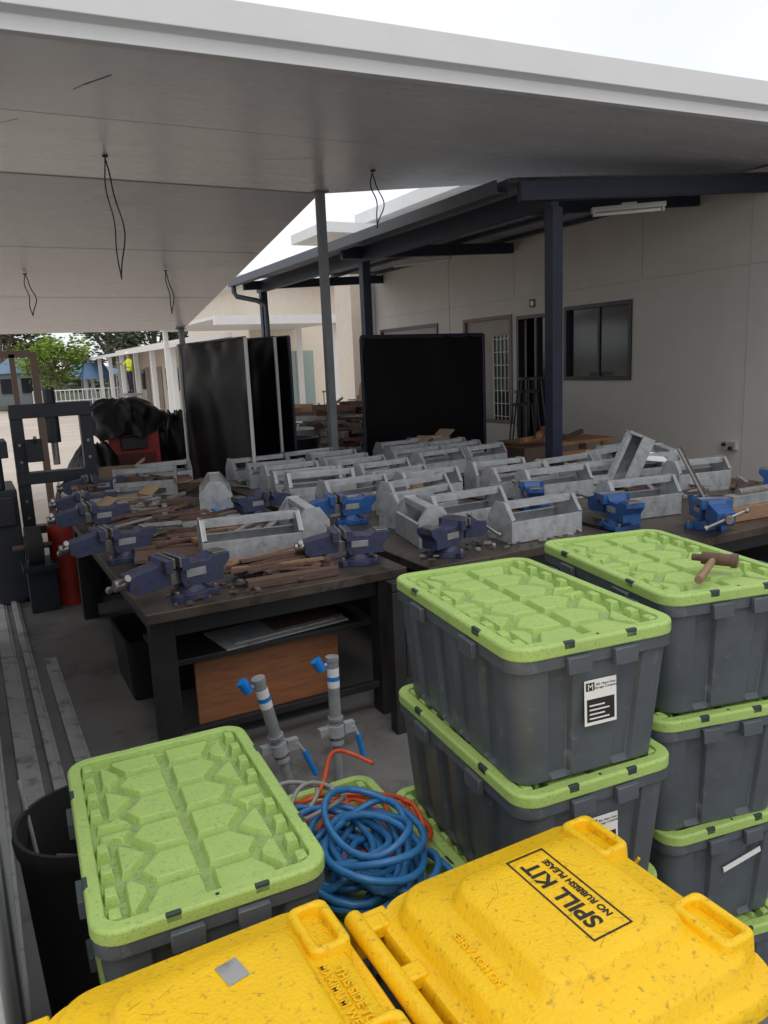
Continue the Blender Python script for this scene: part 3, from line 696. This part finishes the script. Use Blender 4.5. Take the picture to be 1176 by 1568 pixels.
# ------------------------------------------------------------ storage totes
TL,TW,TH=.67,.435,.335
def ribbed(w,l,r,z,dep):
    pts=[];n=5
    cor=[(1,-1,270),(1,1,0),(-1,1,90),(-1,-1,180)]
    sides=[('y',1),('x',-1),('y',-1),('x',1)]
    for ci,(sx,sy,a0) in enumerate(cor):
        for i in range(n+1):
            a=R(a0+90*i/n);pts.append((sx*(w/2-r)+r*math.cos(a),sy*(l/2-r)+r*math.sin(a),z))
        ax,sg=sides[ci]
        if ax=='y':
            half=l/2-r;X=sx*w/2;seq=[]
            for a,c in ([(-.80,-.60),(-.28,-.10),(.10,.28),(.60,.80)]):
                seq+= [(a-.03,0),(a,dep),(c,dep),(c+.03,0)]
            for t,d in seq: pts.append((X-sx*d,sg*t*half,z))
        else:
            half=w/2-r;Y=sy*l/2;seq=[]
            for a,c in ((-.72,-.42),(.42,.72)): seq+=[(a-.05,0),(a,dep),(c,dep),(c+.05,0)]
            for t,d in seq: pts.append((sg*t*half,Y-sy*d,z))
    return pts
def tote_mesh():
    b=B()
    H0=TH-.035
    R_=[]
    for t,dz in ((0,.0),(.04,.014),(.5,.014),(.82,.014),(.90,.004),(1,.0)):
        s=.86+.10*t
        R_.append(ribbed(TW*s,TL*(.90+.065*t),.045,t*H0,dz))
    b.rings(R_,'tote')
    b.rings([rrect(TW*.955,TL*.96,.045,H0-.03),rrect(TW*.985,TL*.985,.045,H0-.028),rrect(TW*.985,TL*.985,.045,H0+.002)],'tote')
    for s in (-1,1):
        for y in (-.14,.14): b.box((s*TW*.5-.012,y-.035,H0-.040),(s*TW*.5+.002,y+.035,H0-.002),'tote')
        for x in (-.06,.06): b.box((x-.03,s*TL*.5-.012,H0-.040),(x+.03,s*TL*.5+.002,H0-.002),'tote')
    z=H0
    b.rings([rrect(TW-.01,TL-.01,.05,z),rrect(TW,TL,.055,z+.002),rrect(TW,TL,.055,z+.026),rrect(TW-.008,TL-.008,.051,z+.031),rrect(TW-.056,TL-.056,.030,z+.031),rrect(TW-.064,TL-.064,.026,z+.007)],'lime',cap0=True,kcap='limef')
    zr=z+.007;zt=z+.022
    def pad(poly,h=zt,mar=.006,k='lime'):
        n=len(poly);P=[Vector(q) for q in poly];hi=[]
        for i in range(n):
            a=P[i-1];c=P[i];d=P[(i+1)%n]
            n1=Vector((-(c-a).y,(c-a).x)).normalized();n2=Vector((-(d-c).y,(d-c).x)).normalized()
            m=(n1+n2);m/=max(.35,m.dot(n1));hi.append((c.x+m.x*mar,c.y+m.y*mar,h-.001))
        b.rings([[(x,y,zr-.001) for x,y in poly],hi],k,cap0=False)
    for sx in (-1,1):
        for sy in (-1,1):
            def q(pts):
                P=[(sx*a,sy*c) for a,c in pts]
                return P if sx*sy>0 else P[::-1]
            pad(q([(.008,.010),(.090,.010),(.118,.052),(.074,.104),(.008,.104)]))
            pad(q([(.008,.120),(.074,.120),(.118,.172),(.090,.212),(.008,.212)]))
            pad(q([(.104,.010),(.178,.010),(.178,.036),(.150,.036),(.130,.048)]))
            pad(q([(.128,.070),(.150,.058),(.150,.168),(.128,.156),(.090,.113)]))
            pad(q([(.008,.228),(.092,.228),(.122,.282),(.122,.300),(.008,.300)]))
            pad(q([(.106,.216),(.132,.184),(.150,.192),(.150,.285),(.136,.285),(.106,.236)]))
            for yy in (.052,.125,.198,.262): pad(q([(.158,yy),(.1875,yy),(.1875,yy+.038),(.158,yy+.038)]),h=z+.0305,mar=.005)
    for s in (-1,1):
        for y in (-.17,.17): b.box((s*(TW/2-.004)-.004,y-.018,z+.014),(s*(TW/2-.004)+.0055,y+.018,z+.0318),'limed')
        for x in (-.08,.08): b.box((x-.014,s*(TL/2-.004)-.004,z+.014),(x+.014,s*(TL/2-.004)+.0055,z+.0318),'limed')
    b.cyl((.0,-TL/2+.014,z+.028),(.0,-TL/2+.014,z+.0318),.005,'blk',10)
    return b.mesh('storage_tote',smooth=28)
TM=tote_mesh()
def text(s,size,T,k,parent=None,name='printed_text',ax='CENTER',bold=0,ex=.0002):
    c=bpy.data.curves.new(name,'FONT');c.body=s;c.size=size;c.align_x=ax;c.align_y='CENTER';c.offset=bold;c.extrude=ex
    o=bpy.data.objects.new('tmp',c);COL.objects.link(o)
    dg=bpy.context.evaluated_depsgraph_get();me=bpy.data.meshes.new_from_object(o.evaluated_get(dg));bpy.data.objects.remove(o)
    me.materials.clear();me.materials.append(M[k]);me.transform(T)
    q=bpy.data.objects.new(name,me);COL.objects.link(q)
    if parent:q.parent=parent
    return q
def tote(x,y,z,deg,label=False,tape=False):
    o=place('storage_tote',TM,(x,y,z),R(deg),bevel=.0016,seg=1)
    if label:
        b=B();T=Matrix.Translation((.008,-TL*.4745-.005,.175))@Matrix.Rotation(-R(2.2),4,'X')
        b.box((-.042,-.001,-.052),(.042,0,.052),'white',T);b.box((-.036,-.0018,-.044),(.036,-.001,.008),'blk',T)
        for i in range(4): b.box((-.030,-.0024,-.038+i*.010),(.022-(i%2)*.012,-.0018,-.035+i*.010),'white',T)
        b.box((-.038,-.0018,.028),(-.016,-.001,.046),'blk',T)
        b.obj('label',parent=o)
        TT=T@Matrix.Translation((.014,-.0014,.036))@Matrix.Rotation(R(90),4,'X')
        text('82L Heavy Duty\nStorage Container',.0078,TT,'blk',o,'label_text')
        TT=T@Matrix.Translation((-.027,-.0024,.036))@Matrix.Rotation(R(90),4,'X')
        text('M',.02,TT,'white',o,'label_mark')
    if tape:
        b=B();b.cb((.04,-TL*.4745-.006,.2),(.13,.002,.016),'white',ry=-.25);b.obj('tape',parent=o)
    return o
for i,(dx,dy,dr) in enumerate(((.02,.01,-4),(-.01,.02,-3),(.0,.0,-5),(.0,.0,-7))):
    tote(1.175+dx,1.50+dy,.006+i*TH*.995,dr+0,label=i>=2)
for i,(dx,dy,dr) in enumerate(((.0,.0,-12),(.01,.01,-9),(-.01,.0,-13),(.0,.0,-12))):
    tote(1.73+dx,1.55+dy,.006+i*TH*.995,dr,tape=(i==1))
for i in range(3): tote(.305+(.01 if i==1 else 0),1.565,.006+i*TH*.995,-3+(2 if i==1 else 0))
for i in range(2): tote(.735,1.68,.006+i*TH*.995,-2)
b=B();b.cyl((-.12,0,.02),(.06,0,.03),.011,'wood',12,r2=.009);b.cyl((.06,-.045,.032),(.06,.03,.032),.017,'rust',14);b.cyl((.06,.03,.032),(.06,.055,.032),.010,'rust',12);b.cyl((.06,-.06,.032),(.06,-.045,.032),.020,'rust',14)
b.obj('claw_hammer',loc=(1.68,1.34,1.336),rz=R(28),smooth=40)

# ------------------------------------------------------------ hoses
def coil(name,c,k,n,rx,ry,seed,r=.008,z0=0,zs=.12,turn=1.0):
    rnd=random.Random(seed);b=B();pts=[];N=int(n*26)
    f=[rnd.uniform(.7,1.4) for _ in range(6)];ph=[rnd.uniform(0,6) for _ in range(6)]
    for i in range(N):
        t=i/26*2*math.pi*turn
        k1=1+.22*math.sin(t*.37*f[0]+ph[0])+.16*math.sin(t*.71*f[1]+ph[1])
        x=c[0]+rx*k1*math.cos(t+.4*math.sin(t*.21+ph[2]))+.045*math.sin(t*.13*f[2]+ph[3])
        y=c[1]+ry*k1*math.sin(t+.35*math.sin(t*.33+ph[4]))+.045*math.cos(t*.17*f[3]+ph[5])
        z=c[2]+z0+zs*(.5+.5*math.sin(t*.29*f[4]+ph[1]))*(.4+.6*i/N)+.018*math.sin(t*1.9+ph[2])
        pts.append((x,y,max(z,c[2]+r)))
    b.tube(pts,r,k,8);b.obj(name,smooth=60)
zt=.006+2*TH*.995-.005
coil('orange_air_hose',(.79,1.70,zt),'hoso',7,.12,.15,5,r=.007,zs=.08)
coil('blue_air_hose',(.71,1.55,zt),'hosb',19,.105,.14,6,r=.0092,z0=.02,zs=.15)
coil('grey_air_hose',(.68,1.78,zt),'hosg',2,.07,.07,8,r=.006,z0=.10,zs=.06)
b=B();pts=[]
for i in range(40):
    t=i/39;pts.append((.60+.34*t,1.88-.10*math.sin(t*6),zt+.08+.05*math.sin(t*3.1)))
b.tube(pts,.0065,'hoso');
pts=[(.90+.02*math.sin(i*.35),1.66-.010*i+.02*math.sin(i*.5),zt+.07*math.cos(i*.09)+.03) for i in range(24)]
b.tube(pts,.0065,'hoso');b.obj('orange_extension_lead',smooth=60)

# ------------------------------------------------------------ adjustable pipe stands
def stand(base,top,nm='adjustable_pipe_stand',hd=1):
    base=Vector(base);top=Vector(top);d=(top-base).normalized();L=(top-base).length
    b=B()
    P=lambda t:base+d*(L*t)
    b.cyl(P(0),P(.45),.021,'galv2',16);b.cyl(P(.40),P(.97),.027,'galv2',16);b.cyl(P(.97),P(1),.030,'galv2',16)
    b.cyl(P(.78),P(.92),.0278,'white',16);b.cyl(P(.83),P(.86),.0284,'bluecap',16)
    b.cyl(P(.42),P(.50),.040,'galv',16);b.cyl(P(.36),P(.39),.034,'galv',16);b.cyl(P(.54),P(.56),.036,'galv2',16)
    s=Vector((1,-.2,0)).normalized()
    b.cyl(P(.47)+s*.03,P(.47)+s*.085,.014,'galv',10);b.cb(P(.47)+s*.06,(.05,.03,.05),'galv');b.cb(P(.46)-s*.055,(.05,.035,.035),'galv')
    b.cyl(P(.48)+s*.08,P(.40)+s*.10,.008,'galv',8);b.cyl(P(.40)+s*.10,P(.20)+s*.125,.013,'bluecap',10)
    b.cyl(P(.95)-s*.02,P(.93)-s*.06,.009,'galv',8);b.cyl(P(.93)-s*.05+Vector((0,0,-.01)),P(.96)-s*.075+Vector((0,0,.02)),.024,'bluecap',14)
    b.cyl(base+Vector((0,0,-.0)),base+Vector((0,0,.012)),.06,'galv2',16)
    b.obj(nm,smooth=35)
stand((1.29,2.98,.006),(1.30,3.0,.65));stand((1.08,2.99,.006),(.945,2.98,.64))

# ------------------------------------------------------------ garbage bin at left
b=B();cx,cy,rr=.165,2.14,.20
rs=[]
for z,q in ((0,.80),(.05,.82),(.66,.96),(.67,1.0),(.70,1.02),(.72,1.0),(.72,.95),(.66,.93),(.1,.80)):
    rs.append([(cx+rr*q*math.cos(a*math.pi/16),cy+rr*q*math.sin(a*math.pi/16),.006+z) for a in range(32)])
b.rings(rs,'rubber');
for a,c in (((.05,2.05,.3),(.0,2.3,.80)),((.1,2.2,.3),(.26,2.05,.68)),((.15,2.1,.3),(.22,2.25,.70))): b.cyl(a,c,.006,'galv2',8)
b.cb((.17,2.15,.55),(.25,.05,.03),'wood2',rz=.6);b.cb((.14,2.1,.6),(.2,.04,.03),'rust',rz=-.6)
b.obj('garbage_bin',smooth=40)

# ------------------------------------------------------------ wheelie bins
def wheelie(x,y,rz=0,spill=True):
    W,L,Ht=.50,.50,.955
    root=empty('yellow_wheelie_bin',(x,y,0),rz)
    b=B()
    b.rings([rrect(.34,.36,.05,.06,cx=.0),rrect(.37,.40,.05,.35,cx=.0),rrect(.44,.45,.055,Ht-.10),rrect(.46,.465,.055,Ht-.02),rrect(.46,.465,.055,Ht)],'yel')
    b.obj('body',smooth=35,parent=root,bevel=.003)
    b=B();z=Ht
    def rr2(ins,zz,rad): return rrect(L-2*ins,W-2*ins,rad,zz,n=8)
    b.rings([rr2(.004,z-.03,.075),rr2(0,z-.028,.08),rr2(0,z-.002,.08),rr2(.005,z+.005,.075),rr2(.022,z+.007,.07),rr2(.027,z+.012,.068),rr2(.036,z+.040,.06),rr2(.043,z+.046,.056),rr2(.096,z+.050,.05),rr2(.101,z+.054,.047),rr2(.112,z+.080,.038),rr2(.119,z+.085,.034),rr2(.15,z+.086,.03)],'yel')
    b.obj('lid',smooth=40,parent=root)
    b=B()
    for sy in (-1,1):
        cx=L/2-.058;cy=sy*.135
        b.rings([rrect(.078,.125,.016,z+.008,cx,cy),rrect(.072,.119,.016,z+.056,cx,cy),rrect(.066,.113,.014,z+.062,cx,cy),rrect(.040,.092,.012,z+.062,cx,cy),rrect(.032,.084,.010,z+.022,cx,cy)],'yel')
    b.cyl((-L/2-.035,-.235,z+.006),(-L/2-.035,.235,z+.006),.017,'yel',16)
    for yy in (-.20,-.07,.07,.20):
        b.cb((-L/2-.010,yy,z+.000),(.05,.035,.026),'yel')
    b.cyl((-L/2-.012,-.16,z-.045),(-L/2-.012,.16,z-.045),.016,'yel',14)
    for yy in (-.225,.225): b.cb((-L/2-.005,yy,z-.03),(.07,.03,.07),'yel')
    b.obj('grips_and_hinge',smooth=35,parent=root,bevel=.004)
    b=B()
    for s in (-1,1): b.cyl((-.17,s*.20,.105),(-.17,s*.245,.105),.10,'rubber',24);b.cyl((-.17,s*.245,.105),(-.17,s*.25,.105),.04,'yel',16)
    b.cyl((-.17,-.2,.105),(-.17,.2,.105),.012,'steel',10);b.obj('wheels',smooth=35,parent=root)
    rnd=random.Random(int(x*1000));b=B()
    for i in range(10):
        xx=rnd.uniform(-.12,.09);yy=rnd.uniform(-.11,.11);a=rnd.uniform(0,3.1);l=rnd.uniform(.01,.045)
        b.cb((xx,yy,z+.0861),(l,.0009,.0006),'soot',rz=a)
    b.obj('scratches',parent=root)
    if spill:
        zz=z+.0868
        T=Matrix.Translation((.012,.012,zz))@Matrix.Rotation(R(90),4,'Z')
        text('SPILL KIT',.044,T@Matrix.Translation((0,.010,0)),'blk',root,'spill_kit_print',bold=.0012)
        text('NO RUBBISH PLEASE',.0178,T@Matrix.Translation((0,-.023,0)),'blk',root,'no_rubbish_print',bold=.0006)
        b=B();w,h,t=.222,.082,.003
        for lo,hi in (((-w/2,-h/2,-.0004),(w/2,-h/2+t,.0004)),((-w/2,h/2-t,-.0004),(w/2,h/2,.0004)),((-w/2,-h/2+t,-.0004),(-w/2+t,h/2-t,.0004)),((w/2-t,-h/2+t,-.0004),(w/2,h/2-t,.0004))): b.box(lo,hi,'blk',T)
        b.obj('print_border',parent=root)
    else:
        T=Matrix.Translation((.175,-.05,z+.0500))@Matrix.Rotation(R(-90),4,'Z')
        text('THIS SIDE TO ROAD\nMAXIMUM WEIGHT 50kg',.020,T,'yel',root,'embossed_text',bold=.0005,ex=.002)
        b=B();b.cb((.03,.08,z+.0872),(.035,.045,.001),'pale',rz=.2);b.obj('worn_sticker',parent=root)
    T=Matrix.Translation((-.178,.0,z+.0500))@Matrix.Rotation(R(90),4,'Z')
    text('NO HOT ASHES',.018,T,'yel',root,'embossed_text',bold=.0005,ex=.002)
    return root
wheelie(.775,.875,R(0),True)
wheelie(.215,.93,R(0),False)
b=B();pts=[(1.18+.05*i/12,1.135-.015*math.sin(i*.5),.72+.05*i/12+.02*math.sin(i*.6)) for i in range(13)]
b.tube(pts,.004,'yel',6);b.cb((1.19,1.13,.70),(.02,.01,.03),'yel');b.obj('yellow_strap')

# ------------------------------------------------------------ world & sun
w=bpy.data.worlds.new('World');sc.world=w;w.use_nodes=True
nt=w.node_tree;bg=nt.nodes['Background']
sky=nt.nodes.new('ShaderNodeTexSky');sky.sky_type='NISHITA';sky.sun_disc=False
sky.sun_elevation=R(58);sky.sun_rotation=R(200);sky.dust_density=3;sky.air_density=1.0;sky.ozone_density=1
tc=nt.nodes.new('ShaderNodeTexCoord');no=nt.nodes.new('ShaderNodeTexNoise');no.inputs['Scale'].default_value=2.2;no.inputs['Detail'].default_value=6
nt.links.new(tc.outputs['Generated'],no.inputs['Vector'])
cr_=nt.nodes.new('ShaderNodeValToRGB');cr_.color_ramp.elements[0].position=.25;cr_.color_ramp.elements[0].color=(6.5,6.7,7.0,1);cr_.color_ramp.elements[1].position=.7;cr_.color_ramp.elements[1].color=(7.9,8.0,8.1,1)
nt.links.new(no.outputs['Fac'],cr_.inputs[0])
mx=nt.nodes.new('ShaderNodeMix');mx.data_type='RGBA';mx.inputs[0].default_value=.9
nt.links.new(sky.outputs[0],mx.inputs[6]);nt.links.new(cr_.outputs[0],mx.inputs[7])
nt.links.new(mx.outputs[2],bg.inputs[0]);bg.inputs[1].default_value=.15
sd=bpy.data.lights.new('sun','SUN');sd.energy=.6;sd.angle=R(14);sd.color=(1,.96,.9)
so=bpy.data.objects.new('sun',sd);COL.objects.link(so)
az=R(200);el=R(58)
dirv=Vector((math.sin(az)*math.cos(el),math.cos(az)*math.cos(el),math.sin(el)))
so.rotation_euler=dirv.to_track_quat('Z','Y').to_euler()
sc.view_settings.view_transform='Standard';sc.view_settings.look='None';sc.view_settings.exposure=0
